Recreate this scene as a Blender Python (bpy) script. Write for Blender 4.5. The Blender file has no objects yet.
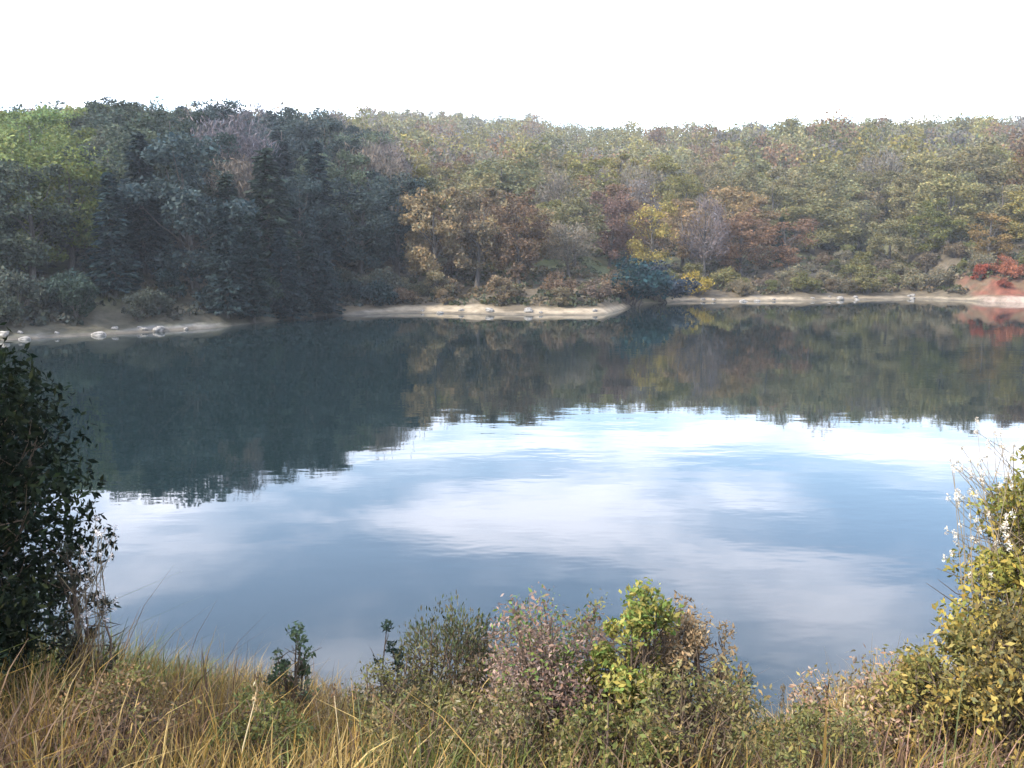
import bpy, math, random
import numpy as np
from math import radians, sin, cos, pi

# ------------------------------------------------------------------ camera, sky, sun
scene = bpy.context.scene
COL = scene.collection
CAM_Z = 5.0
cam_d = bpy.data.cameras.new('camera'); cam = bpy.data.objects.new('camera', cam_d)
COL.objects.link(cam); scene.camera = cam
cam_d.sensor_width = 36.0; cam_d.lens = 33.4; cam_d.clip_end = 6000; cam_d.clip_start = 0.05
cam.location = (0, 0, CAM_Z); cam.rotation_euler = (radians(90 - 7.9), 0, 0)

SUN_EL, SUN_AZ = radians(36), radians(-120)          # azimuth measured from +Y, clockwise
CLOUD_OFFSET = (7.4, 3.35, 0.0)
world = bpy.data.worlds.new('World'); scene.world = world; world.use_nodes = True
nt = world.node_tree; nt.nodes.clear()
def N(t, kind, **kw):
    n = t.nodes.new(kind)
    for k, v in kw.items(): setattr(n, k, v)
    return n
def mathn(t, op, a, b=None, clamp=False):
    n = N(t, 'ShaderNodeMath', operation=op, use_clamp=clamp)
    for i, v in enumerate((a, b)):
        if v is None: continue
        if isinstance(v, (int, float)): n.inputs[i].default_value = v
        else: t.links.new(v, n.inputs[i])
    return n.outputs[0]
sky = N(nt, 'ShaderNodeTexSky', sky_type='NISHITA', sun_disc=False, sun_elevation=SUN_EL,
        sun_rotation=SUN_AZ % (2 * pi), air_density=1.35, dust_density=0.4, ozone_density=3.6, altitude=300)
tc = N(nt, 'ShaderNodeTexCoord'); sx = N(nt, 'ShaderNodeSeparateXYZ'); nt.links.new(tc.outputs['Generated'], sx.inputs[0])
zc = mathn(nt, 'MAXIMUM', sx.outputs[2], 0.035)
cx = mathn(nt, 'DIVIDE', sx.outputs[0], zc); cy = mathn(nt, 'DIVIDE', sx.outputs[1], zc)
cb = N(nt, 'ShaderNodeCombineXYZ'); nt.links.new(cx, cb.inputs[0]); nt.links.new(cy, cb.inputs[1])
ad = N(nt, 'ShaderNodeVectorMath', operation='ADD'); nt.links.new(cb.outputs[0], ad.inputs[0]); ad.inputs[1].default_value = CLOUD_OFFSET
nz = N(nt, 'ShaderNodeTexNoise'); nt.links.new(ad.outputs[0], nz.inputs['Vector'])
nz.inputs['Scale'].default_value = 0.95; nz.inputs['Detail'].default_value = 7; nz.inputs['Roughness'].default_value = 0.55
nz.inputs['Distortion'].default_value = 0.35
mr = N(nt, 'ShaderNodeMapRange', interpolation_type='SMOOTHSTEP'); nt.links.new(nz.outputs['Fac'], mr.inputs['Value'])
mr.inputs['From Min'].default_value = 0.38; mr.inputs['From Max'].default_value = 0.68; mr.inputs['To Min'].default_value = 0.26; mr.inputs['To Max'].default_value = 0.88
mx = N(nt, 'ShaderNodeMix', data_type='RGBA'); veil = N(nt, 'ShaderNodeMapRange'); nt.links.new(sx.outputs[2], veil.inputs['Value'])      # air near the horizon is whiter
for k, v in (('From Min', .0), ('From Max', .27), ('To Min', .60), ('To Max', .0)): veil.inputs[k].default_value = v
fac = mathn(nt, 'MAXIMUM', mr.outputs[0], veil.outputs[0]); nt.links.new(fac, mx.inputs['Factor'])
hs = N(nt, 'ShaderNodeHueSaturation'); hs.inputs['Saturation'].default_value = 1.6; nt.links.new(sky.outputs[0], hs.inputs['Color'])
nt.links.new(hs.outputs[0], mx.inputs['A']); mx.inputs['B'].default_value = (12.2, 12.3, 13.9, 1)
bg = N(nt, 'ShaderNodeBackground'); bg.inputs['Strength'].default_value = 0.15
nt.links.new(mx.outputs['Result'], bg.inputs['Color'])
wo = N(nt, 'ShaderNodeOutputWorld'); nt.links.new(bg.outputs[0], wo.inputs['Surface'])

sun_d = bpy.data.lights.new('sun', 'SUN'); sun_d.energy = 3.8; sun_d.angle = radians(1.5); sun_d.color = (1.0, 0.93, 0.82)
sun = bpy.data.objects.new('sun', sun_d); COL.objects.link(sun)
sun.rotation_euler = (radians(90) - SUN_EL, 0, pi - SUN_AZ)
sun.location = (-60, 0, 80)

scene.view_settings.view_transform = 'Standard'; scene.view_settings.look = 'None'
scene.view_settings.exposure = 1.5; scene.view_settings.gamma = 1.0
scene.render.engine = 'CYCLES'
scene.cycles.volume_bounces = 0
scene.cycles.max_bounces = 5

rng = np.random.default_rng(11)
random.seed(5)

# ------------------------------------------------------------------ helpers
def smooth(a, b, x):
    t = np.clip((np.asarray(x, float) - a) / (b - a), 0, 1); return t * t * (3 - 2 * t)
_perm = np.random.default_rng(3).random((256, 256))
def vnoise(x, y):
    x = np.asarray(x, float); y = np.asarray(y, float)
    xi = np.floor(x).astype(int); yi = np.floor(y).astype(int); fx = x - xi; fy = y - yi
    fx = fx * fx * (3 - 2 * fx); fy = fy * fy * (3 - 2 * fy)
    g = lambda i, j: _perm[i & 255, j & 255]
    return (g(xi, yi) * (1 - fx) + g(xi + 1, yi) * fx) * (1 - fy) + (g(xi, yi + 1) * (1 - fx) + g(xi + 1, yi + 1) * fx) * fy
def fbm(x, y, o=4):
    s = 0; a = .5
    for k in range(o): s = s + a * vnoise(x * 2 ** k + 17.3 * k, y * 2 ** k + 9.1 * k); a *= .5
    return s
def mesh_from(name, verts, faces, col=None, mat=None, smooth_shade=False):
    verts = np.asarray(verts, np.float32); faces = np.asarray(faces, np.int32); k = faces.shape[1]
    me = bpy.data.meshes.new(name)
    me.vertices.add(len(verts)); me.vertices.foreach_set('co', verts.ravel())
    me.loops.add(faces.size); me.loops.foreach_set('vertex_index', faces.ravel())
    me.polygons.add(len(faces)); me.polygons.foreach_set('loop_start', np.arange(0, faces.size, k, dtype=np.int32))
    try: me.polygons.foreach_set('loop_total', np.full(len(faces), k, np.int32))
    except Exception: pass
    if smooth_shade: me.polygons.foreach_set('use_smooth', np.ones(len(faces), bool))
    me.update(calc_edges=True)
    if col is not None:
        c = np.ones((len(verts), 4), np.float32); c[:, :3] = col
        at = me.color_attributes.new('Col', 'FLOAT_COLOR', 'POINT'); at.data.foreach_set('color', c.ravel())
    if mat: me.materials.append(mat)
    return me
def link(name, data, parent=None, **props):
    o = bpy.data.objects.new(name, data); COL.objects.link(o)
    if parent: o.parent = parent
    for k, v in props.items(): o[k] = v
    return o
def nrm(v): return v / np.maximum(np.linalg.norm(v, axis=-1, keepdims=True), 1e-9)

# ------------------------------------------------------------------ materials
def foliage_mat(name, trans=0.28, rough=0.7, spec=0.12):
    m = bpy.data.materials.new(name); m.use_nodes = True; t = m.node_tree; t.nodes.clear()
    oi = N(t, 'ShaderNodeObjectInfo'); at = N(t, 'ShaderNodeAttribute', attribute_name='Col')
    mul = N(t, 'ShaderNodeMix', data_type='RGBA', blend_type='MULTIPLY'); mul.inputs['Factor'].default_value = 1
    t.links.new(oi.outputs['Color'], mul.inputs['A']); t.links.new(at.outputs['Color'], mul.inputs['B'])
    p = N(t, 'ShaderNodeBsdfPrincipled'); p.inputs['Roughness'].default_value = rough; p.inputs['Specular IOR Level'].default_value = spec
    tr = N(t, 'ShaderNodeBsdfTranslucent'); ms = N(t, 'ShaderNodeMixShader'); ms.inputs[0].default_value = trans
    t.links.new(mul.outputs['Result'], p.inputs['Base Color']); t.links.new(mul.outputs['Result'], tr.inputs['Color'])
    t.links.new(p.outputs[0], ms.inputs[1]); t.links.new(tr.outputs[0], ms.inputs[2])
    o = N(t, 'ShaderNodeOutputMaterial'); t.links.new(ms.outputs[0], o.inputs['Surface'])
    return m
M_LEAF = foliage_mat('leaf'); M_DARK = foliage_mat('evergreen_leaf', .08, .8, .04); M_GRASS = foliage_mat('dry_grass', 0.3, 0.6, 0.3); M_TWIG = foliage_mat('twig', 0.0, 0.9, 0.1)
def bark_mat():
    m = bpy.data.materials.new('bark'); m.use_nodes = True; t = m.node_tree; p = t.nodes['Principled BSDF']
    n = N(t, 'ShaderNodeTexNoise'); n.inputs['Scale'].default_value = 5; n.inputs['Detail'].default_value = 5
    tcx = N(t, 'ShaderNodeTexCoord'); mp = N(t, 'ShaderNodeMapping'); mp.inputs['Scale'].default_value = (4, 4, .7)
    t.links.new(tcx.outputs['Object'], mp.inputs[0]); t.links.new(mp.outputs[0], n.inputs['Vector'])
    r = N(t, 'ShaderNodeValToRGB'); r.color_ramp.elements[0].color = (.022, .018, .014, 1); r.color_ramp.elements[1].color = (.095, .082, .07, 1)
    r.color_ramp.elements[0].position = .3; r.color_ramp.elements[1].position = .72
    t.links.new(n.outputs['Fac'], r.inputs[0]); t.links.new(r.outputs[0], p.inputs['Base Color'])
    b = N(t, 'ShaderNodeBump'); b.inputs['Strength'].default_value = .5; t.links.new(n.outputs['Fac'], b.inputs['Height']); t.links.new(b.outputs[0], p.inputs['Normal'])
    p.inputs['Roughness'].default_value = .9
    return m
M_BARK = bark_mat()
def ground_mat():
    m = bpy.data.materials.new('ground_soil'); m.use_nodes = True; t = m.node_tree; p = t.nodes['Principled BSDF']
    at = N(t, 'ShaderNodeAttribute', attribute_name='Col'); tcx = N(t, 'ShaderNodeTexCoord')
    n = N(t, 'ShaderNodeTexNoise'); n.inputs['Scale'].default_value = 1.3; n.inputs['Detail'].default_value = 9; n.inputs['Roughness'].default_value = .65
    t.links.new(tcx.outputs['Object'], n.inputs['Vector'])
    mr = N(t, 'ShaderNodeMapRange'); t.links.new(n.outputs['Fac'], mr.inputs['Value'])
    mr.inputs['From Min'].default_value = .3; mr.inputs['From Max'].default_value = .7; mr.inputs['To Min'].default_value = .55; mr.inputs['To Max'].default_value = 1.35
    mu = N(t, 'ShaderNodeVectorMath', operation='SCALE'); t.links.new(at.outputs['Color'], mu.inputs[0]); t.links.new(mr.outputs[0], mu.inputs['Scale'])
    t.links.new(mu.outputs[0], p.inputs['Base Color']); p.inputs['Roughness'].default_value = .95; p.inputs['Specular IOR Level'].default_value = .15
    b = N(t, 'ShaderNodeBump'); b.inputs['Strength'].default_value = .6; b.inputs['Distance'].default_value = .15
    t.links.new(n.outputs['Fac'], b.inputs['Height']); t.links.new(b.outputs[0], p.inputs['Normal'])
    return m
def water_mat():
    m = bpy.data.materials.new('lake_water'); m.use_nodes = True; t = m.node_tree; p = t.nodes['Principled BSDF']
    p.inputs['Base Color'].default_value = (.006, .013, .014, 1); p.inputs['Roughness'].default_value = .025; p.inputs['IOR'].default_value = 1.333
    tcx = N(t, 'ShaderNodeTexCoord'); mp = N(t, 'ShaderNodeMapping'); mp.inputs['Scale'].default_value = (.55, 1.0, 1); t.links.new(tcx.outputs['Object'], mp.inputs[0])
    n1 = N(t, 'ShaderNodeTexNoise'); n1.inputs['Scale'].default_value = .9; n1.inputs['Detail'].default_value = 3
    n2 = N(t, 'ShaderNodeTexNoise'); n2.inputs['Scale'].default_value = .06; n2.inputs['Detail'].default_value = 2
    t.links.new(mp.outputs[0], n1.inputs['Vector']); t.links.new(tcx.outputs['Object'], n2.inputs['Vector'])
    rr = N(t, 'ShaderNodeMapRange'); t.links.new(n2.outputs['Fac'], rr.inputs['Value']); rr.inputs['From Min'].default_value = .4; rr.inputs['From Max'].default_value = .62
    rr.inputs['To Min'].default_value = .25; rr.inputs['To Max'].default_value = 1.0
    h = mathn(t, 'MULTIPLY', n1.outputs['Fac'], rr.outputs[0])
    b = N(t, 'ShaderNodeBump'); b.inputs['Strength'].default_value = 1.0; b.inputs['Distance'].default_value = .008
    t.links.new(h, b.inputs['Height']); t.links.new(b.outputs[0], p.inputs['Normal'])
    return m

# ------------------------------------------------------------------ terrain
SHX = [-900, -200, -100, -60, -29, -20, -15, -9.3, 0, 7.5, 13, 17, 31, 44, 50, 80, 140, 220, 900]
SHY = [12, 14, 38, 48, 54, 62, 76, 79, 76, 77, 93, 97, 99, 104, 95, 85, 70, 14, 12]
def near_shore(x):
    x = np.asarray(x, float); return 10.0 + .75 * np.sin(x * .33 - 2.15) + .12 * np.sin(x * 1.3)
def far_shore(x):
    x = np.asarray(x, float)
    f = np.interp(x, SHX, SHY); f = f + (fbm(x * .16 + 40, x * 0 + 2, 3) - .45) * 2.2
    return np.maximum(f, near_shore(x) + .6)
def red_bank(x): return smooth(48.2, 49.6, x + .6 * np.sin(x * 3.)) * (1 - smooth(66, 74, x))
def land_far(x, s):
    d = far_shore(x) + s
    left = 1 - smooth(-14, -3, x + .16 * s)
    cen = smooth(-14, -3, x + .16 * s) * (1 - smooth(4, 26, x - .05 * s))
    right = np.clip(1 - left - cen, 0, 1)
    k = np.maximum(s - 3, 0)
    zl = .285 * np.minimum(k, 33) + .12 * np.clip(k - 33, 0, 190)
    zc = .15 * np.minimum(k, 110) + .165 * np.clip(k - 110, 0, 215)
    zr = .165 * np.minimum(k, 60) + .18 * np.clip(k - 60, 0, 150)
    beach = .24 * np.minimum(s, 3)
    rb = red_bank(x)
    s2 = s + (fbm(x * 1.1, s * .25, 3) - .45) * 1.6 * (s > .1)
    rbz = np.interp(s2, [0, .9, 2.3, 3.6, 6], [0, .5, .8, 1.9, 2.3])
    beach = beach * (1 - rb) + rbz * rb
    z = beach + left * zl + cen * zc + right * zr
    z = z + smooth(4, 40, s) * (fbm(x * .03, d * .03, 4) - .45) * 7
    z = z + 26 * smooth(0, 45, -.64 * d - x) * smooth(6, 45, s)  # extra rise out of view, added to shade the slope beside it
    return z
def land_near(x, t):      # t = metres back from the near waterline
    z = np.interp(t, [0, 1.2, 4, 7, 8, 10, 30, 900], [0, .5, 1.75, 3.1, 3.38, 3.5, 4.2, 18])
    return z + smooth(.5, 3, t) * (fbm(x * .7, t * .7, 3) - .45) * .3
def ground_z(x, y):
    x = np.asarray(x, float); y = np.asarray(y, float)
    n = near_shore(x); f = far_shore(x)
    return np.where(y < n, land_near(x, np.maximum(n - y, 0)), np.where(y > f, land_far(x, np.maximum(y - f, 0)), -1.2))

def build_ground():
    xs = np.concatenate([-np.geomspace(190, 900, 14)[::-1], np.arange(-184, -60, 4), np.arange(-60, 75, .5), np.arange(75, 186, 4), np.geomspace(190, 900, 14)])
    tn = np.concatenate([[900, 600, 350, 200, 100, 60, 35, 22, 16], np.arange(13, .3, -.4), [.2, .1, 0.]])
    sf = np.concatenate([np.arange(0, 8, .4), np.arange(8, 60, 1.6), np.arange(60, 230, 5), [240, 260, 290, 330, 380, 450, 550, 700, 800]])
    X = []; Y = []; Z = []; C = []
    n = near_shore(xs); f = far_shore(xs)
    straw = np.array([.13, .10, .055]); soil = np.array([.06, .045, .03]); litter = np.array([.085, .068, .045]); moss = np.array([.06, .068, .03])
    sand = np.array([.22, .18, .125]); red = np.array([.13, .048, .030]); pale = np.array([.21, .16, .125])
    def colmix(a, b, w): return a * (1 - w[..., None]) + b * w[..., None]
    for t in tn:
        y = n - t; z = land_near(xs, np.full_like(xs, t)); X.append(xs); Y.append(y); Z.append(z)
        C.append(colmix(soil * .6, straw * .8, smooth(.3, .6, fbm(xs * .5, y * .5)) * smooth(1, 2.5, t)))
    y = n + np.minimum(.8, .2 * (f - n)); X.append(xs); Y.append(y); Z.append(np.full_like(xs, -.4)); C.append(np.tile(soil * .6, (len(xs), 1)))
    for q in (.4, .6, .85):
        y = n + (f - n) * q; X.append(xs); Y.append(y); Z.append(np.full_like(xs, -.6 if q > .8 else -2.) ); C.append(np.tile(soil, (len(xs), 1)))
    for s in sf:
        y = f + s; z = land_far(xs, np.full_like(xs, s)); X.append(xs); Y.append(y); Z.append(z)
        c = colmix(litter, moss, smooth(.35, .6, fbm(xs * .08, y * .08)))
        wid = np.interp(xs, [-34, -22, -19, -12, -8.5, 8, 12, 16, 31, 36, 44], [.7, .7, .1, .2, 1.3, 1.0, .3, 1.0, .9, .4, .7])
        w = (1 - smooth(wid, wid + 1.0, s + (fbm(xs * .35, y * .35) - .45) * 3.5))
        sc = colmix(sand, np.array([.11, .105, .095]), 1 - smooth(-14, -8, xs))  # sand greyed on the shaded side: the shade is in its colour
        wet = 1 - smooth(.25, .75, s + (fbm(xs * .9, y * .9) - .45) * .8); sc = colmix(sc, np.array([.07, .06, .045]), wet * .8)
        c = c * (1 - w[:, None]) + sc * w[:, None]
        c = colmix(c, np.array([.055, .05, .035]), (1 - smooth(-16, -12, xs)) * (1 - smooth(4, 9, s)) * (1 - w))
        rb = red_bank(xs); rc = smooth(.5, .9, s) * (1 - smooth(1.9, 2.6, s)) * smooth(.3, .55, fbm(xs * .9, y * .9))
        foot = 1 - smooth(1.0, 1.7, s + (fbm(xs * .8, y * .8) - .45) * 1.5)
        rcol = colmix(red, np.array([.09, .06, .035]), smooth(.42, .56, fbm(xs * 1.3 + 5, y * 1.3))); rcol = colmix(rcol, pale, foot); c2 = c * (1 - (rb * (1 - smooth(4.5, 8, s)))[:, None]) + rcol * (rb * (1 - smooth(4.5, 8, s)))[:, None]
        C.append(c2)
    R = len(X); W = len(xs)
    V = np.stack([np.concatenate(X), np.concatenate(Y), np.concatenate(Z)], 1)
    i, j = np.meshgrid(np.arange(R - 1), np.arange(W - 1), indexing='ij'); a = (i * W + j).ravel()
    F = np.stack([a, a + 1, a + W + 1, a + W], 1)
    return mesh_from('ground', V, F, np.concatenate(C), ground_mat(), True)
link('ground', build_ground(), kind='structure', label='wooded slopes and grassy bank around the lake')
wm = mesh_from('lake_water', [(-230, 6, 0), (230, 6, 0), (230, 112, 0), (-230, 112, 0)], [[0, 1, 2, 3]], None, water_mat())
link('lake_water', wm, kind='structure', label='calm lake reflecting clouds and wooded hills')

# ------------------------------------------------------------------ plant building
def tube(pts, radii, sides=6):
    pts = np.asarray(pts, float); n = len(pts); V = []; F = []
    tan = nrm(np.gradient(pts, axis=0)); ref = np.array([.31, .87, .17])
    for p, tv, r in zip(pts, tan, radii):
        u = nrm(np.cross(tv, ref)); w = np.cross(tv, u)
        for k in range(sides):
            a = 2 * pi * k / sides; V.append(p + r * (cos(a) * u + sin(a) * w))
    for i in range(n - 1):
        for k in range(sides):
            F.append([i * sides + k, i * sides + (k + 1) % sides, (i + 1) * sides + (k + 1) % sides, (i + 1) * sides + k])
    return np.array(V), np.array(F)
class Acc:
    def __init__(s): s.v = []; s.f = []; s.c = []; s.n = 0
    def add(s, v, f, c=None):
        s.v.append(v); s.f.append(f + s.n); s.n += len(v); s.c.append(np.ones((len(v), 3)) if c is None else c)
    def mesh(s, name, mat, sm=False): return mesh_from(name, np.concatenate(s.v), np.concatenate(s.f), np.concatenate(s.c), mat, sm)
def leaf_quads(c, size, rg, flat=.0, aspect=1.6, axis=None, tint=.35, jit=.35):
    """one four-cornered leaf (or small spray of leaves) at each centre"""
    n = len(c); u = nrm(rg.normal(size=(n, 3)) if axis is None else axis + rg.normal(size=(n, 3)) * jit)
    w = nrm(np.cross(u, nrm(rg.normal(size=(n, 3)) + np.array([0, 0, flat]))))
    L = (size * rg.uniform(.45, 1.5, n))[:, None]; Wd = L / aspect
    V = np.stack([c - u * L * .5, c + w * Wd * .5, c + u * L * .5, c - w * Wd * .5], 1).reshape(-1, 3)
    F = np.arange(4 * n).reshape(n, 4)
    b = rg.uniform(1 - tint, 1 + tint, n); hue = rg.normal(0, .09, n)
    col = np.stack([b * (1 + hue), b, b * (1 - hue * .8)], 1)
    return V, F, np.repeat(np.clip(col, .05, 3), 4, 0)
def clumps(rg, n, rx, rz, zc, egg=.25, core=.45):
    p = nrm(rg.normal(size=(n, 3))); r = rg.uniform(core, 1, n) ** .6
    p = p * r[:, None]; k = 1 - egg * p[:, 2]
    return np.stack([p[:, 0] * rx * k, p[:, 1] * rx * k, p[:, 2] * rz + zc], 1)
def limbs(acc, tips, base_h, top_h, r0, rg, lean):
    h = np.linspace(0, top_h, 7); wob = np.cumsum(rg.normal(0, .05, (7, 2)), 0) * top_h * .12; wob[0] = 0
    pts = np.stack([wob[:, 0] + lean * h, wob[:, 1], h - .25 * (h == 0)], 1)
    rad = r0 * (1 - .82 * h / top_h); rad[0] *= 1.35
    acc.add(*tube(pts, rad, 7))
    for tp in tips:
        hh = np.clip(tp[2] * rg.uniform(.45, .75), base_h, top_h * .92)
        st = np.array([np.interp(hh, h, pts[:, 0]), np.interp(hh, h, pts[:, 1]), hh])
        mid = st * .45 + tp * .55 + np.array([0, 0, -.06 * np.linalg.norm(tp - st)]) + rg.normal(0, .12, 3)
        acc.add(*tube([st, mid, tp], [r0 * .34 * (1 - hh / top_h * .6), r0 * .17, r0 * .04], 4))
def broadleaf(seed, h=10., rx=3.1, leaves=9500, size=.25, sparse=1.0):
    rg = np.random.default_rng(seed); tk = Acc(); cr = Acc()
    cl = clumps(rg, 46, rx, h * .43, h * .55, .25)
    cl *= rg.uniform(.85, 1.12, (46, 1)); cl[:, 2] = np.clip(cl[:, 2], h * .13, h)
    limbs(tk, cl[rg.permutation(46)[:16]], h * .16, h * .86, h * .021, rg, rg.normal(0, .04))
    per = rg.dirichlet(np.ones(46) * 3) * leaves * sparse
    for c, k in zip(cl, per.astype(int)):
        rad = rx * rg.uniform(.22, .40); q = nrm(rg.normal(size=(k, 3))) * (rg.uniform(0, 1, (k, 1)) ** .45) * rad * np.array([1, 1, .72])
        V, F, C = leaf_quads(c + q, np.full(k, size), rg, .5)
        C = C * rg.uniform(.78, 1.22); cr.add(V, F, C)
    return tk.mesh('trunk', M_BARK, True), cr.mesh('crown', M_LEAF)
def conifer(seed, h=12., rx=2.2, size=.42):
    rg = np.random.default_rng(seed); tk = Acc(); cr = Acc()
    z = np.linspace(-.25, h, 8); tk.add(*tube(np.stack([rg.normal(0, .04, 8), rg.normal(0, .04, 8), z], 1), .19 * (1 - .93 * np.clip(z / h, 0, 1)), 7))
    zz = h * .09
    while zz < h * .985:
        f = 1 - zz / h; R = rx * (f ** .8) * rg.uniform(.78, 1.12) + .12
        nb = int(6 + 5 * f); a0 = rg.uniform(0, 6.28)
        for b in range(nb):
            a = a0 + 2 * pi * b / nb + rg.normal(0, .2); L = R * rg.uniform(.7, 1.12); dr = rg.uniform(.18, .42)
            d = np.array([cos(a), sin(a), 0]); tip = d * L + np.array([0, 0, zz - dr * L]); st = np.array([0, 0, zz])
            tk.add(*tube([st, (st + tip) / 2 + np.array([0, 0, .04]), tip], [.035 * f + .012, .02, .006], 3))
            k = int(16 + 34 * L / rx); tpar = rg.uniform(.12, 1, k) ** .7
            c = st + (tip - st) * tpar[:, None] + rg.normal(0, .09, (k, 3)) + np.array([-d[1], d[0], 0]) * (rg.normal(0, .17, k) * L * (1.15 - tpar))[:, None]
            ax = d + np.array([0, 0, -.35]); V, F, C = leaf_quads(c, np.full(k, size), rg, 1.2, 2.3, axis=np.tile(ax, (k, 1)))
            cr.add(V, F, C * rg.uniform(.8, 1.2))
        zz += h * rg.uniform(.028, .045)
    return tk.mesh('trunk', M_BARK, True), cr.mesh('crown', M_LEAF)
def bare(seed, h=10., rx=2.7, twigs=5200):
    """leafless tree: limbs plus a crown of fine upswept twigs"""
    rg = np.random.default_rng(seed); tk = Acc(); cr = Acc()
    cl = clumps(rg, 40, rx, h * .36, h * .62, .1, .5); limbs(tk, cl, h * .2, h * .9, h * .019, rg, rg.normal(0, .05))
    per = (rg.dirichlet(np.ones(40) * 4) * twigs).astype(int); ctr = np.array([0, 0, h * .35])
    for c, k in zip(cl, per):
        out = nrm(c - ctr); q = rg.normal(0, .33 * rx * .6, (k, 3))
        V, F, C = leaf_quads(c + q, np.full(k, .5), rg, 0, 9, axis=np.tile(out + np.array([0, 0, .35]), (k, 1)), jit=.75)
        cr.add(V, F, C * rg.uniform(.8, 1.2))
    return tk.mesh('trunk', M_BARK, True), cr.mesh('crown', M_TWIG)
def bush(seed, h=3., rx=1.8, leaves=2600, size=.24):
    rg = np.random.default_rng(seed); tk = Acc(); cr = Acc()
    cl = clumps(rg, 26, rx, h * .45, h * .52, .1, .4); cl[:, 2] = np.clip(cl[:, 2], .25, h)
    for tp in cl[:14]:
        b = np.array([rg.normal(0, .2), rg.normal(0, .2), -.15]); m = b * .5 + tp * .5 + np.array([0, 0, .2])
        tk.add(*tube([b, m, tp], [.05, .032, .01], 4))
    for c in cl:
        k = int(leaves / 26 * rg.uniform(.6, 1.4)); rad = rx * rg.uniform(.28, .45)
        q = nrm(rg.normal(size=(k, 3))) * (rg.uniform(0, 1, (k, 1)) ** .45) * rad * np.array([1, 1, .8])
        p = c + q; p[:, 2] = np.maximum(p[:, 2], .05)
        V, F, C = leaf_quads(p, np.full(k, size), rg, .4); cr.add(V, F, C * rg.uniform(.78, 1.22))
    return tk.mesh('stems', M_BARK, True), cr.mesh('foliage', M_LEAF)

SRC = {'leafy': [broadleaf(i) for i in (1, 2, 3, 4)] + [broadleaf(6, 9, 3.8, 10500), broadleaf(7, 11, 2.5, 8500)],
       'thin': [broadleaf(i, 10, 2.9, 4200, .23) for i in (21, 22, 23)],
       'conifer': [conifer(31), conifer(32, 13, 1.9), conifer(33, 11, 2.6)],
       'bare': [bare(i) for i in (41, 42, 43, 44)],
       'bush': [bush(51), bush(52, 2.4, 2.1), bush(53, 3.4, 1.6)]}
PARTN = {'leafy': ('trunk', 'crown'), 'thin': ('trunk', 'crown'), 'conifer': ('trunk', 'crown'), 'bare': ('trunk', 'crown'), 'bush': ('stem', 'foliage')}
BASEH = {'leafy': 10., 'thin': 10., 'conifer': 12., 'bare': 10., 'bush': 3.}
NAME = {'leafy': 'broadleaf_tree', 'thin': 'half_bare_tree', 'conifer': 'conifer_tree', 'bare': 'leafless_tree', 'bush': 'shore_bush'}
def crest_cap(x, y):
    px = 512 + 950 * x / y
    row = np.interp(px, [0, 60, 130, 200, 260, 330, 420, 520, 600, 660, 740, 800, 860, 1024], [116, 114, 109, 104, 106, 114, 116, 118, 123, 126, 129, 123, 118, 119])
    return CAM_Z + (252 - row) / 950 * y
def put(kind, x, y, h, color, label, group=None, cat=None, name=None, wide=1.0, sink=.05, lean=0., var=None):
    a, b = SRC[kind][int(rng.integers(len(SRC[kind]))) if var is None else var]
    r = link(name or NAME[kind], None, label=label, category=cat or ('bush' if kind == 'bush' else 'tree'))
    if group: r['group'] = group
    h = float(max(min(h, crest_cap(x, y) + rng.uniform(-2.6, .6) - ground_z(x, y) - (2.2 if kind == 'conifer' else 0)), h * .35))
    s = h / BASEH[kind]; r.location = (x, y, float(ground_z(x, y)) - sink); r.scale = (s * wide, s * wide, s); r.empty_display_size = .3
    r.rotation_euler = (lean, 0, float(rng.uniform(0, 6.28)))
    t = link(PARTN[kind][0], a, r); c = link(PARTN[kind][1], b, r)
    v = float(rng.uniform(.82, 1.18)); c.color = (color[0] * v * rng.uniform(.92, 1.08), color[1] * v, color[2] * v * rng.uniform(.9, 1.1), 1)
    return r

# colours of foliage (base colours)
DKGREEN = (.022, .036, .026); BLUEGREEN = (.020, .034, .034); OLIVE = (.160, .138, .040); OLIVE2 = (.098, .094, .034)
TAN = (.185, .132, .064); BROWN = (.135, .085, .048); GREYB = (.12, .105, .085); MAUVE = (.115, .098, .105); LGREEN = (.11, .14, .04)
YEL = (.26, .20, .035); RUST = (.24, .062, .035); SAGE = (.145, .134, .062)

# ------------------------------------------------------------------ trees that stand out
placed = []
def free(x, y, d):
    return all((x - a) ** 2 + (y - b) ** 2 > d * d for a, b in placed)
def mark(x, y): placed.append((x, y))
def special(*a, **k):
    mark(a[1], a[2]); return put(*a, **k)
special('bush', 10.9, float(far_shore(10.9)) + .5, 4.3, (.016, .042, .042), 'broad dark teal bush leaning over the water between two sandy strips of shore', wide=1.25, lean=.08, name='overhanging_bush')
special('bush', 14.6, float(far_shore(14.6)) + .6, 3.9, (.020, .030, .042), 'dark blue-grey bush over the water beside the broad teal one', wide=1.35, name='overhanging_bush')
special('bush', 19.3, 99.6, 2.6, YEL, 'small bright yellow bush at the end of the sandy shore', name='yellow_bush')
special('thin', 15.4, 106, 9.5, (.20, .17, .05), 'yellow-olive autumn tree behind the dark teal bush')
special('leafy', 11.0, 108, 8.8, (.125, .075, .055), 'dull red autumn tree next to a yellow-olive tree')
special('bare', 21.5, 107, 9.0, (.12, .095, .10), 'purplish leafless tree behind the yellow shore bush')
special('leafy', -7.2, 86, 9.6, TAN, 'round tan autumn tree at the edge of the shaded wood above the sandy shore')
special('leafy', -3.2, 87, 9.3, (.15, .115, .07), 'tall sandy-brown autumn tree beside the round tan tree')
special('leafy', .6, 87, 8.6, BROWN, 'reddish-brown autumn tree above the bright sandy strip')
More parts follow.
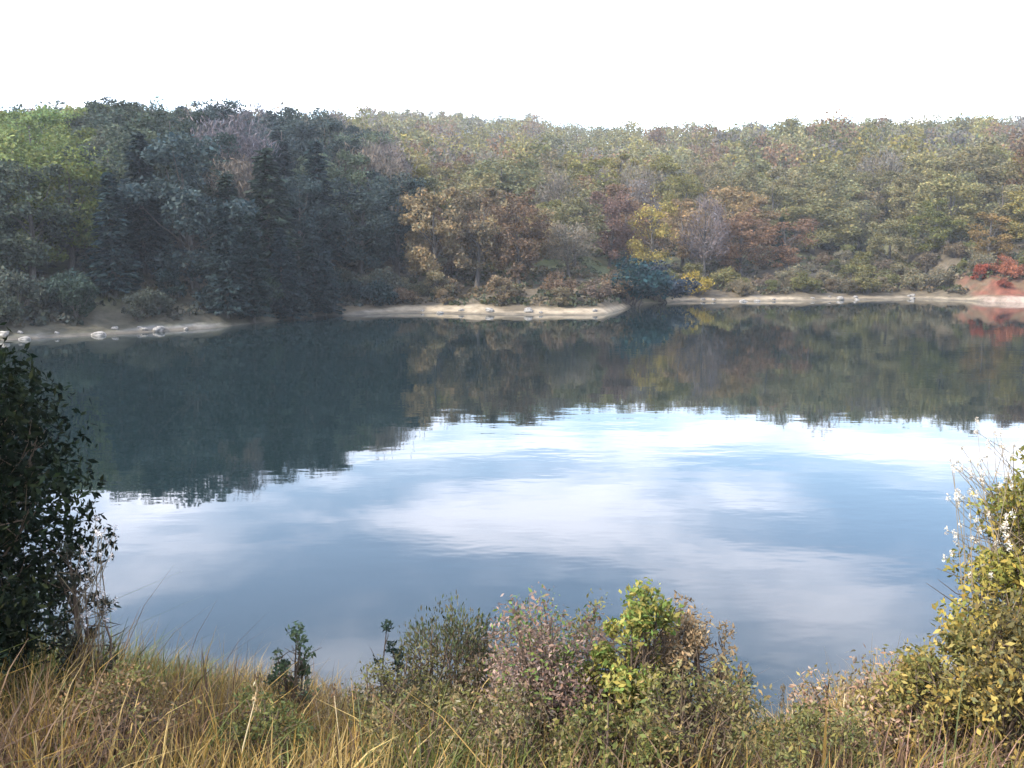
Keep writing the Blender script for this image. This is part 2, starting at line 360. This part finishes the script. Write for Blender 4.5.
special('leafy', 52.3, 105, 6.0, (.21, .13, .045), 'orange-tan autumn tree right behind the rust-red bushes', wide=1.3)
special('leafy', 49.0, 112, 7.0, (.12, .115, .04), 'olive tree standing on the bare slope behind the red clay bank', wide=1.3)
special('leafy', 45.2, 114, 6.5, (.135, .125, .06), 'sage tree on the bare slope beside the red clay bank', wide=1.3)
for (x, s, h, c) in ((49.4, 4.6, 1.7, RUST), (50.6, 3.0, 1.1, (.20, .06, .035)), (52.0, 4.4, 2.0, (.22, .085, .04)), (53.4, 2.9, 1.2, RUST), (54.8, 4.8, 1.9, RUST), (51.4, 6.0, 2.0, (.17, .07, .04))):
    y = float(far_shore(x)) + s; special('bush', x, y, h, c, 'rust-red bush growing on the red clay bank', 'rust-red bushes on the clay bank', name='rust_bush')

# shoreline bushes
MARKS = [(-27, 'the shade-grey gravel shore'), (-17, 'the conifers at the water'), (-7, 'the round tan tree'), (2, 'the bright sandy strip'), (11, 'the dark teal bush'),
         (19, 'the small yellow bush'), (29, 'the sandy strip past the yellow bush'), (40, 'the bare gap before the red bank'), (50, 'the red clay bank')]
def where(x, y, s):
    xs = x * far_shore(x) / y        # the stretch of shore this tree stands above
    m = min(MARKS, key=lambda q: abs(q[0] - xs))[1]
    return ('close behind ' if s < 12 else 'low on the slope above ' if s < 28 else 'halfway up the slope above ' if s < 50 else 'high on the slope above ') + m
def bush_label(what, x, y, s):
    lab = what + ' ' + (where(x, y, s) if s > 4 else 'at the water edge by ' + where(x, y, 0)[13:]); return lab, 'shore: ' + lab
for i in range(205):
    x = rng.uniform(-34, 52) if i < 150 else rng.uniform(38, 55); s = rng.uniform(1.9, 6.5) if i < 150 else rng.uniform(6, 18)
    y = float(far_shore(x)) + s
    if not free(x, y, 1.5): continue
    mark(x, y)
    if x < -10: put('bush', x, y, rng.uniform(1.6, 3.2), (DKGREEN, (.045, .05, .035), BLUEGREEN)[i % 3], *bush_label(('low dark green bush', 'low grey-green bush', 'low blue-green bush')[i % 3], x, y, s))
    elif x < 8: put('bush', x, y, rng.uniform(1.2, 2.4), ((.13, .10, .06), (.11, .08, .055), (.10, .09, .05))[i % 3], *bush_label(('tan-brown bush', 'dull brown bush', 'olive-brown bush')[i % 3], x, y, s))
    else: put('bush', x, y, rng.uniform(1.3, 2.6), ((.11, .085, .055), OLIVE2, (.13, .11, .065))[i % 3], *bush_label(('brown bush', 'olive green bush', 'straw-coloured bush')[i % 3], x, y, s))
# overhanging dark trees hiding the shore of the shaded slope
for x, s in ((-18.4, .6), (-17.2, 1.2), (-16.6, .2), (-15.6, 1.0), (-14.9, .3), (-19.6, 2.0)):
    y = float(far_shore(x)) + s; mark(x, y)
    put('conifer', x, y, rng.uniform(5.5, 8), BLUEGREEN, 'dark blue-green conifer standing right at the water below the shaded slope', 'conifers at the water on the shaded side', wide=1.45)

# boulders along the far waterline
def rock_mat():
    m = bpy.data.materials.new('rock'); m.use_nodes = True; t = m.node_tree; p = t.nodes['Principled BSDF']
    n = N(t, 'ShaderNodeTexNoise'); n.inputs['Scale'].default_value = 3.5; n.inputs['Detail'].default_value = 8
    r = N(t, 'ShaderNodeValToRGB'); r.color_ramp.elements[0].color = (.05, .047, .042, 1); r.color_ramp.elements[1].color = (.27, .25, .22, 1)
    r.color_ramp.elements[0].position = .32; r.color_ramp.elements[1].position = .7
    t.links.new(n.outputs['Fac'], r.inputs[0]); t.links.new(r.outputs[0], p.inputs['Base Color']); p.inputs['Roughness'].default_value = .9
    return m
def rock_mesh(seed, m):
    rg = np.random.default_rng(seed); V = []; F = []; R, K = 6, 10; cut = [(nrm(rg.normal(size=3)), rg.uniform(.55, .85)) for _ in range(9)]
    for i in range(R + 1):
        for k in range(K):
            a = pi * i / R; b = 2 * pi * k / K; v = np.array([sin(a) * cos(b), sin(a) * sin(b), cos(a)])
            for n_, d_ in cut: v = v - max(v @ n_ - d_, 0) * n_
            V.append(v * np.array([1, .8, .55]) + rg.normal(0, .012, 3))
    for i in range(R):
        for k in range(K): F.append([i * K + k, (i + 1) * K + k, (i + 1) * K + (k + 1) % K, i * K + (k + 1) % K])
    return mesh_from('boulder', V, F, None, m)
_rm = rock_mat(); ROCKS = [rock_mesh(i, _rm) for i in (1, 2, 3)]
for i in range(34):
    x = float(rng.choice([rng.uniform(-30, -21), rng.uniform(-9, 7), rng.uniform(16, 46)])); y = float(far_shore(x) + rng.uniform(-.3, 1.4)); k = float(rng.uniform(.16, .55))
    o = link('boulder', ROCKS[i % 3], category='rock'); o.location = (x, y, max(float(ground_z(x, y)), -.05) + .1 * k); o.scale = (k, k, k); o.rotation_euler = (0, 0, float(rng.uniform(0, 6)))
    pl = 'shade-grey gravel shore' if x < -15 else 'bright sandy strip' if x < 10 else 'sandy shore past the yellow bush'
    o['label'] = 'small grey boulder at the waterline of the ' + pl; o['group'] = 'boulders on the ' + pl

# ------------------------------------------------------------------ the wood on the slopes
cand = []
for i in range(9000):
    d = rng.uniform(58, 420) if i % 3 else rng.uniform(58, 170); x = rng.uniform(-.66, .62) * d
    s = d - float(far_shore(x))
    if s < 5: continue
    cand.append((d, x, s))
cand.sort(); sel = []
grid = {}
def gfree(x, y, r):
    gx, gy = int(x // 8), int(y // 8)
    return all((x - a) ** 2 + (y - b) ** 2 > r * r for i in (-1, 0, 1) for j in (-1, 0, 1) for a, b in grid.get((gx + i, gy + j), ()))
def gmark(x, y): grid.setdefault((int(x // 8), int(y // 8)), []).append((x, y))
for a, b in placed: gmark(a, b)
for d, x, s in cand:
    r = 3.7 if x < -10 and s < 45 else 5.6
    if s < 12: r -= .6
    if gfree(x, d, r): gmark(x, d); sel.append((d, x, s))
NEAR = sel[:290]; FAR = sel[290:]
def wood(kind, x, y, s, h, color, what, **k):
    lab = what + ' ' + where(x, y, s); put(kind, x, y, h, color, lab, 'wood: ' + lab, **k)
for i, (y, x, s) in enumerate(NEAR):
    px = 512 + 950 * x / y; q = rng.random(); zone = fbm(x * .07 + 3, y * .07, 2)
    if x + .16 * s < -8:  # dark slope: besides the conifers, its shade is put into leaf colours
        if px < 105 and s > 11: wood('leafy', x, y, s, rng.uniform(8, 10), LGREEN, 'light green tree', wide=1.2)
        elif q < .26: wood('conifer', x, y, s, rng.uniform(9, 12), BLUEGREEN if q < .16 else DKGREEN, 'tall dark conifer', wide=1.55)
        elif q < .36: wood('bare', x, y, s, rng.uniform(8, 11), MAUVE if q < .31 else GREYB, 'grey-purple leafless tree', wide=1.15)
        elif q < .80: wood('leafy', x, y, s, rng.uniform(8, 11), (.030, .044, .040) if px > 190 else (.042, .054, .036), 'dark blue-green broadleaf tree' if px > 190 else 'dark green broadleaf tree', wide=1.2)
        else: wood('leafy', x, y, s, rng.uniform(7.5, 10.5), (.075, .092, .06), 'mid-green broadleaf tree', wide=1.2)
    else:
        hh = rng.uniform(5.2, 7.8) if s < 14 else rng.uniform(6, 9) if s < 30 else rng.uniform(7, 11); w = float(rng.uniform(1.1, 1.6))
        warm = (x < 4 and s < 25) or (13 < x < 32 and s < 30)
        if warm and q < .74: wood('leafy' if q < .55 else 'thin', x, y, s, hh, TAN if q < .4 else BROWN, 'tan autumn tree' if q < .4 else 'brown autumn tree', wide=w)
        elif q < .12: wood('bare', x, y, s, hh, GREYB, 'grey-brown leafless tree', wide=w)
        elif q < .30: wood('thin', x, y, s, hh, (.125, .105, .055), 'thinly leaved straw-coloured tree', wide=w)
        elif q < .90: wood('leafy', x, y, s, hh, OLIVE if zone > .36 else SAGE, 'olive green tree' if zone > .36 else 'sage green tree', wide=w)
        elif q < .93: wood('conifer', x, y, s, hh * .85, DKGREEN, 'dark green conifer', wide=1.5)
        else: wood('leafy', x, y, s, hh, BROWN, 'brown autumn tree', wide=w)

def far_wood():
    rg = np.random.default_rng(77); A = Acc()
    pal = [np.array(c) for c in (OLIVE, OLIVE2, SAGE, GREYB, BROWN, OLIVE2, SAGE, OLIVE)]
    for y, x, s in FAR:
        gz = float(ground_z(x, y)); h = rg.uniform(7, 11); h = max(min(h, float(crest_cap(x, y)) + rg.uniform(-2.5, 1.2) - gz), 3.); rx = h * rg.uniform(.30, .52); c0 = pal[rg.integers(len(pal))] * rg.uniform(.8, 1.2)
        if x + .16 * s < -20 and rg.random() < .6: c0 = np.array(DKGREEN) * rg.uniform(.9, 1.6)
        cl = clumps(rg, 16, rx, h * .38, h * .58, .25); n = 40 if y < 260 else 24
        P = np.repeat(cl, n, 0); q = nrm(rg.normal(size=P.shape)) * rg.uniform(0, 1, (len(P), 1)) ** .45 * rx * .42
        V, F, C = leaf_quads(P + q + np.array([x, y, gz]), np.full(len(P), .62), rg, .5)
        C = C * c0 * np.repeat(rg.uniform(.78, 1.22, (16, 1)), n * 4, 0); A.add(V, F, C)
        v, f = tube([(x, y, gz - .3), (x, y, gz + h * .7)], [.16, .05], 4); A.add(v, f, np.tile([.07, .055, .045], (len(v), 1)))
    return A.mesh('far_wood', M_LEAF)
link('far_wood', far_wood(), kind='stuff', label='distant mixed autumn wood covering the upper slopes and ridge', category='wood')

def scrub():
    rg = np.random.default_rng(8); A = Acc(); n = 0
    while n < 2600:
        x = rg.uniform(-70, 75); s_ = 2.6 + 62 * rg.random() ** 1.6; y = float(far_shore(x)) + s_
        if abs(x) > .62 * y or (red_bank(x) > .3 and s_ < 4): continue
        if fbm(x * .2, y * .2, 2) < .24: continue
        n += 1; gz = float(ground_z(x, y)); r = rg.uniform(.4, 1.15); k = 34
        c0 = np.array([(.085, .07, .045), (.07, .072, .032), (.11, .085, .05), (.05, .06, .035)][rg.integers(4)])
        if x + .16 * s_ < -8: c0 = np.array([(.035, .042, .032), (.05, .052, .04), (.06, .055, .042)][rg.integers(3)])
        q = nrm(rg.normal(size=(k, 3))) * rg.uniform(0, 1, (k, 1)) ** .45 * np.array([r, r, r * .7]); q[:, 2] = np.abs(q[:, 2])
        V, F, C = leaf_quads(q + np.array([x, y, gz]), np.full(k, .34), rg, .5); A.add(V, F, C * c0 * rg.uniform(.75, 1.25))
    return A.mesh('undergrowth', M_LEAF)
link('undergrowth', scrub(), kind='stuff', label='low brown and green scrub covering the ground under the trees', category='undergrowth')

# ------------------------------------------------------------------ near bank: grass
def grass_height(x, y):
    h = .60 + .24 * (fbm(x * .8, y * .8, 3) - .45) * 2
    h = h - .36 * np.exp(-((x - .27 * y) / (.085 * y)) ** 2) - .12 * np.exp(-((x + 1.15) / .35) ** 2) + .22 * smooth(2.2, 3.4, x)
    t = near_shore(x) - y
    h = h * (.42 + .58 * smooth(2.6, 6.0, y))
    return np.maximum(h * (.75 + .25 * smooth(.2, 3.5, t)), .14)
def build_grass(n=120000, seed=5):
    rg = np.random.default_rng(seed)
    y = 1.6 + 8.6 * rg.random(n) ** 1.15; x = rg.uniform(-1, 1, n) * (1.2 + y * .72)
    cx = np.round(x / .16 + rg.normal(0, .25, n)) * .16; cyy = np.round(y / .16 + rg.normal(0, .25, n)) * .16
    x = x * .45 + cx * .55 + rg.normal(0, .02, n); y = y * .45 + cyy * .55 + rg.normal(0, .02, n)
    e = rg.random(n) < .17                                              # a fringe right down to the waterline
    y = np.where(e, near_shore(x) - rg.uniform(-.12, 1.7, n), y)
    ok = near_shore(x) - y > -.15; x = x[ok]; y = y[ok]; n = len(x)
    z = np.where(near_shore(x) - y < 0, -.04, ground_z(x, y) - .03)
    H = grass_height(x, y) * rg.uniform(.45, 1.35, n) * np.where(rg.random(n) < .06, 1.35, 1.0)
    low = rg.random(n) < .38; H = np.where(low, H * .45, H)          # matted, broken blades near the soil
    az = rg.uniform(0, 2 * pi, n); bend = rg.gamma(2.0, .16, n) * H * np.where(low, 4.2, 1.15) + .02
    pre = np.stack([np.cos(az) + .35, np.sin(az) - .15], 1); pre = pre / np.linalg.norm(pre, axis=1, keepdims=True)
    wa = rg.uniform(0, pi, n); wd = np.stack([np.cos(wa), np.sin(wa), np.zeros(n)], 1); W = rg.gamma(3.0, .0011, n) + .001
    ts = (0, .38, .74, 1.0); ws = (1, .9, .6, .08); rows = []
    for t, w in zip(ts, ws):
        b = np.stack([x + pre[:, 0] * bend * t ** 2, y + pre[:, 1] * bend * t ** 2, z + H * (t - .22 * t ** 3 * np.minimum(bend / H, 1.5))], 1)
        rows += [b - wd * (W * w)[:, None], b + wd * (W * w)[:, None]]
    V = np.stack(rows, 1).reshape(-1, 3); base = (np.arange(n) * 8)[:, None]
    F = np.concatenate([base + np.array([[0, 1, 3, 2]]), base + np.array([[2, 3, 5, 4]]), base + np.array([[4, 5, 7, 6]])])
    straw = np.array([.36, .255, .09]); gold = np.array([.33, .205, .05]); green = np.array([.115, .135, .03]); brown = np.array([.15, .09, .05]); pink = np.array([.28, .165, .115])
    f1 = fbm(x * .55 + 9, y * .55, 3); f2 = fbm(x * .9 + 31, y * .9 + 4, 3)
    r = rg.random(n); c = np.where((r < .5)[:, None], straw, gold)
    gp = .10 + .75 * smooth(.47, .62, f1) + .45 * smooth(-2.9, -3.7, x) ; bp = .14 + .45 * smooth(.47, .6, f2)
    c = np.where((rg.random(n) < bp)[:, None], brown, c); c = np.where((rg.random(n) < np.clip(gp, 0, .8))[:, None], green, c)
    c = np.where(((rg.random(n) < .5) & (np.abs(x - 2.1) < .35) & (np.abs(y - 5) < 1))[:, None], pink, c)
    c = np.where((low & (rg.random(n) < .6))[:, None], brown * .8, c)
    c = c * rg.uniform(.45, 1.25, (n, 1)) * .88
    return mesh_from('dry_grass', V, F, np.repeat(c, 8, 0), M_GRASS)
link('dry_grass', build_grass(), kind='stuff', label='dry golden grass with green tufts covering the near bank', category='grass')

# ------------------------------------------------------------------ near bank: shrubs and weeds
def near_shrub(name, x, y, h, rx, color, label, leaves=5200, size=.05, aspect=2.2, nstem=16, group=None, egg=.1, crown=(.30, .72), tint=.4,
               color2=None, mix2=0., nclump=60, cat='shrub', mat=None, ry=None, stemcol=(.09, .065, .045), fluff=None, seed=1):
    rg = np.random.default_rng(seed); gz = float(ground_z(x, y)); ry = ry or rx
    r = link(name, None, label=label, category=cat); r.location = (x, y, gz); r.empty_display_size = .2
    if group: r['group'] = group
    cl = clumps(rg, nclump, 1, h * (1 - crown[0]) * .5, h * (1 + crown[0]) * .5, egg, .35); cl[:, 0] *= rx; cl[:, 1] *= ry
    st = Acc(); fo = Acc()
    for tp in cl:
        b = np.array([rg.normal(0, rx * .22), rg.normal(0, ry * .22), -.06])
        b[2] = float(ground_z(x + b[0], y + b[1])) - gz - .04
        m = b * .45 + tp * .55 + np.append(rg.normal(0, .05, 2), .1 * h); st.add(*tube([b, m, tp], [.011 + .004 * h, .008, .003], 5), )
        for k in range(4):
            q = m + (tp - m) * rg.uniform(0, .8); e = q + nrm(rg.normal(size=3) + np.array([0, 0, .8])) * rg.uniform(.12, .3) * h * .6
            st.add(*tube([q, (q + e) / 2 + rg.normal(0, .012, 3), e], [.005, .0035, .0015], 3))
    per = (rg.dirichlet(np.ones(nclump) * 4) * leaves).astype(int)
    for c, k in zip(cl, per):
        if k < 1: continue
        rad = max(rx, .25) * rg.uniform(.2, .38)
        q = nrm(rg.normal(size=(k, 3))) * (rg.uniform(0, 1, (k, 1)) ** .5) * rad; p = c + q
        p[:, 2] = np.maximum(p[:, 2], .03)
        V, F, C = leaf_quads(p, np.full(k, size), rg, .5, aspect, axis=np.tile(nrm(c - np.array([0, 0, h * .2]))[None] + np.array([0, 0, .3]), (k, 1)) if aspect > 3 else None, tint=tint)
        base = np.array(color)
        if color2 is not None: base = np.where(np.repeat(rg.random(k) < np.clip(mix2 * 2 * (c[2] / h), 0, 1), 4)[:, None], np.array(color2), base)
        fo.add(V, F, C * base * rg.uniform(.75, 1.25))
    S = st.mesh('stem', M_TWIG, True); s = link('stem', S, r); s.color = (*stemcol, 1)
    f = link('foliage', fo.mesh('foliage', mat or M_LEAF), r)
    if fluff:
        n, fz0, side, fcol = fluff; fl = Acc()
        for i in range(n):
            a = rg.uniform(-1.2, 1.2) + side; rr = rg.uniform(.6, 1.12)
            c = np.array([cos(a) * rx * rr, sin(a) * ry * rr, h * rg.uniform(fz0, 1.04)]); k = 26
            p = c + nrm(rg.normal(size=(k, 3))) * (rg.uniform(0, 1, (k, 1)) ** .5) * rg.uniform(.010, .022) * np.array([1, 1, 1.8])
            V, F, C = leaf_quads(p, np.full(k, .016), rg, 0, 2.4, tint=.2); fl.add(V, F, C * np.array(fcol))
            st0 = cl[rg.integers(nclump)]; v, fq = tube([st0, c], [.004, .002], 3); fl.add(v, fq, np.tile([.25, .2, .13], (len(v), 1)))
        link('seed_heads', fl.mesh('seed_heads', M_LEAF), r, label='white fluffy seed heads')
    return r
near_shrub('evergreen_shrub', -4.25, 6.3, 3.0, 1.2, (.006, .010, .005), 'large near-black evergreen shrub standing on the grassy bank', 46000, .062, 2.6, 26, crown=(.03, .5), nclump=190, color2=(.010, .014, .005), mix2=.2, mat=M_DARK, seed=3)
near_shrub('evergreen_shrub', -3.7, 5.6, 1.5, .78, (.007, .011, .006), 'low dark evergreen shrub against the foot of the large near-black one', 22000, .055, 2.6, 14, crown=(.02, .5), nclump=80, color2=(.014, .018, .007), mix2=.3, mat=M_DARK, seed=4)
near_shrub('seed_plant', -2.88, 6.1, 1.45, .22, (.030, .032, .020), 'dark weed with white fluffy seed heads beside the evergreen shrub', 1700, .042, 2.6, 9, crown=(.05, .6), nclump=30, cat='weed', fluff=(30, .55, 0., (.60, .57, .55)), seed=5)
near_shrub('weed', -.42, 6.5, 1.2, .46, (.085, .075, .045), 'dark brown dried weed clump between the grass and the water', 6500, .036, 3.4, 30, crown=(.1, .6), nclump=70, cat='weed', color2=(.06, .07, .028), mix2=.3, seed=6)
near_shrub('dry_shrub', .28, 5.6, 1.32, .46, (.185, .125, .095), 'pinkish-brown dry shrub with a few green shoots at the top', 8200, .032, 2.4, 26, crown=(.1, .6), nclump=80, color2=(.10, .14, .035), mix2=.14, seed=7)
near_shrub('leafy_shrub', .74, 5.4, 1.32, .30, (.20, .175, .045), 'yellow-green leafy shrub in the middle of the dry weeds', 6200, .038, 2.1, 18, crown=(.1, .6), nclump=60, color2=(.105, .14, .03), mix2=.25, seed=8)
near_shrub('dry_shrub', 1.08, 5.5, 1.25, .32, (.19, .135, .075), 'tan dry shrub next to the yellow-green leafy one', 5600, .033, 2.6, 20, crown=(.1, .6), nclump=56, seed=9)
near_shrub('leafy_shrub', .58, 4.7, .62, .36, (.17, .14, .05), 'low olive-brown shrub at the foot of the yellow-green leafy one', 4200, .034, 2.2, 16, crown=(.05, .6), nclump=46, color2=(.09, .10, .028), mix2=.4, seed=18)
near_shrub('weed', -.98, 7.2, 1.15, .13, (.032, .05, .034), 'slender dark green weed rising alone against the water', 700, .045, 2.6, 6, crown=(.2, .7), nclump=16, cat='weed', seed=10)
near_shrub('weed', -1.75, 7.2, 1.05, .20, (.06, .085, .04), 'small leafy green weed above the golden grass', 800, .045, 2.4, 7, crown=(.25, .7), nclump=18, cat='weed', seed=11)
near_shrub('weed', 1.68, 6.9, .95, .17, (.04, .052, .036), 'small dark weed in the gap where the grass is low', 700, .045, 2.6, 7, crown=(.25, .7), nclump=16, cat='weed', seed=12)
near_shrub('golden_shrub', 3.25, 5.6, 2.2, .52, (.25, .195, .045), 'tall golden-olive shrub with pale seed heads on the bank', 16000, .042, 2.2, 24, crown=(.04, .5), nclump=100, egg=.25, color2=(.14, .135, .03), mix2=.4, fluff=(95, .62, 2.9, (.50, .45, .37)), seed=13)
near_shrub('golden_shrub', 2.75, 4.8, 1.15, .46, (.24, .18, .05), 'shorter brown-gold shrub in front of the tall golden-olive one', 10500, .038, 2.2, 22, crown=(.03, .5), nclump=80, color2=(.12, .10, .04), mix2=.4, seed=14)
near_shrub('dry_shrub', 2.05, 5.2, .82, .46, (.27, .175, .115), 'low pinkish-tan dry shrub at the foot of the golden shrubs', 6500, .032, 2.6, 22, crown=(.05, .6), nclump=60, color2=(.2, .16, .06), mix2=.3, seed=15)

for k, (x, y, h, r, c, lab) in enumerate((
    (-.05, 6.2, 1.0, .34, (.13, .095, .06), 'brown weed tangle filling the space between the dark weed clump and the pinkish shrub'),
    (.55, 6.0, 1.05, .34, (.12, .105, .045), 'olive-brown weed tangle behind the yellow-green leafy shrub'),
    (-.75, 6.2, .82, .34, (.10, .09, .045), 'low olive weed tangle beside the slender dark green weed'),
    (.05, 5.0, .62, .36, (.17, .125, .07), 'low straw-brown weed tangle before the pinkish-brown shrub'),
    (1.0, 4.8, .66, .34, (.14, .11, .05), 'low brown weed tangle before the tan dry shrub'),
    (-.55, 5.2, .55, .34, (.15, .12, .055), 'low golden-brown weed tangle before the dark weed clump'),
    (-1.5, 5.4, .48, .30, (.10, .11, .035), 'low green broad-leaved weed in the golden grass'),
    (-2.2, 5.0, .50, .34, (.15, .10, .05), 'low brown weed in the golden grass near the evergreen shrub'),
    (1.55, 4.5, .42, .30, (.13, .12, .045), 'low olive weed beside the worn dip in the grass'))):
    near_shrub('weed', x, y, h * 1.15, r * 1.15, c, lab, int(3200 + 6200 * h * r), .03, 2.6, 16, crown=(.03, .6), nclump=50, cat='weed', color2=(.10, .10, .03), mix2=.25, seed=40 + k)
near_shrub('golden_shrub', 2.4, 5.0, .98, .36, (.22, .165, .05), 'low golden-brown shrub leaning against the shorter brown-gold one', 6200, .036, 2.3, 18, crown=(.03, .5), nclump=56, color2=(.13, .12, .035), mix2=.4, seed=61)
def stalks():
    rg = np.random.default_rng(9)
    for i in range(18):
        x = float(rg.uniform(-2.9, 2.6)); y = float(rg.uniform(4.4, 7.0)); h = float(rg.uniform(.45, .68)); gz = float(ground_z(x, y))
        if abs(x) > .46 * y: continue
        r = link('dry_stalk', None, label='thin pale dead stalk with a seed head standing up from the grass', category='stalk', group='dead stalks in the grass'); r.location = (x, y, gz)
        le = rg.normal(0, .09, 2); pts = [(0, 0, -.05), (le[0] * .3, le[1] * .3, h * .5), (le[0], le[1], h)]
        s = Acc(); s.add(*tube(pts, [.0055, .0045, .003], 5)); o = link('stem', s.mesh('stem', M_TWIG, True), r); o.color = (.42, .34, .2, 1)
        k = 60; t = np.linspace(-.5, .5, k); p = np.stack([le[0] + rg.normal(0, .012, k), le[1] + rg.normal(0, .012, k), h + t * .16], 1)
        V, F, C = leaf_quads(p, np.full(k, .028), rg, 0, 3.0, axis=np.tile([0., 0, 1.], (k, 1))); c = Acc(); c.add(V, F, C)
        o = link('seed_head', c.mesh('seed_head', M_LEAF), r); o.color = ((.30, .22, .12, 1), (.18, .12, .07, 1))[i % 2]
stalks()

# ------------------------------------------------------------------ haze in the air
def haze(density=.00036):
    m = bpy.data.materials.new('haze_air'); m.use_nodes = True; t = m.node_tree; t.nodes.clear()
    v = N(t, 'ShaderNodeVolumePrincipled'); v.inputs['Color'].default_value = (.86, .93, 1, 1); v.inputs['Density'].default_value = density; v.inputs['Anisotropy'].default_value = .2; v.inputs['Density Attribute'].default_value = ''; v.inputs['Temperature Attribute'].default_value = ''; m.cycles.homogeneous_volume = True
    o = N(t, 'ShaderNodeOutputMaterial'); t.links.new(v.outputs[0], o.inputs['Volume'])
    x, y0, y1, z0, z1 = 910, -905, 910, -3.2, 110
    V = [(-x, y0, z0), (x, y0, z0), (x, y1, z0), (-x, y1, z0), (-x, y0, z1), (x, y0, z1), (x, y1, z1), (-x, y1, z1)]
    F = [[0, 3, 2, 1], [4, 5, 6, 7], [0, 1, 5, 4], [1, 2, 6, 5], [2, 3, 7, 6], [3, 0, 4, 7]]
    link('haze', mesh_from('haze', V, F, None, m), kind='stuff', label='thin autumn haze in the air over the lake', category='haze')
haze()
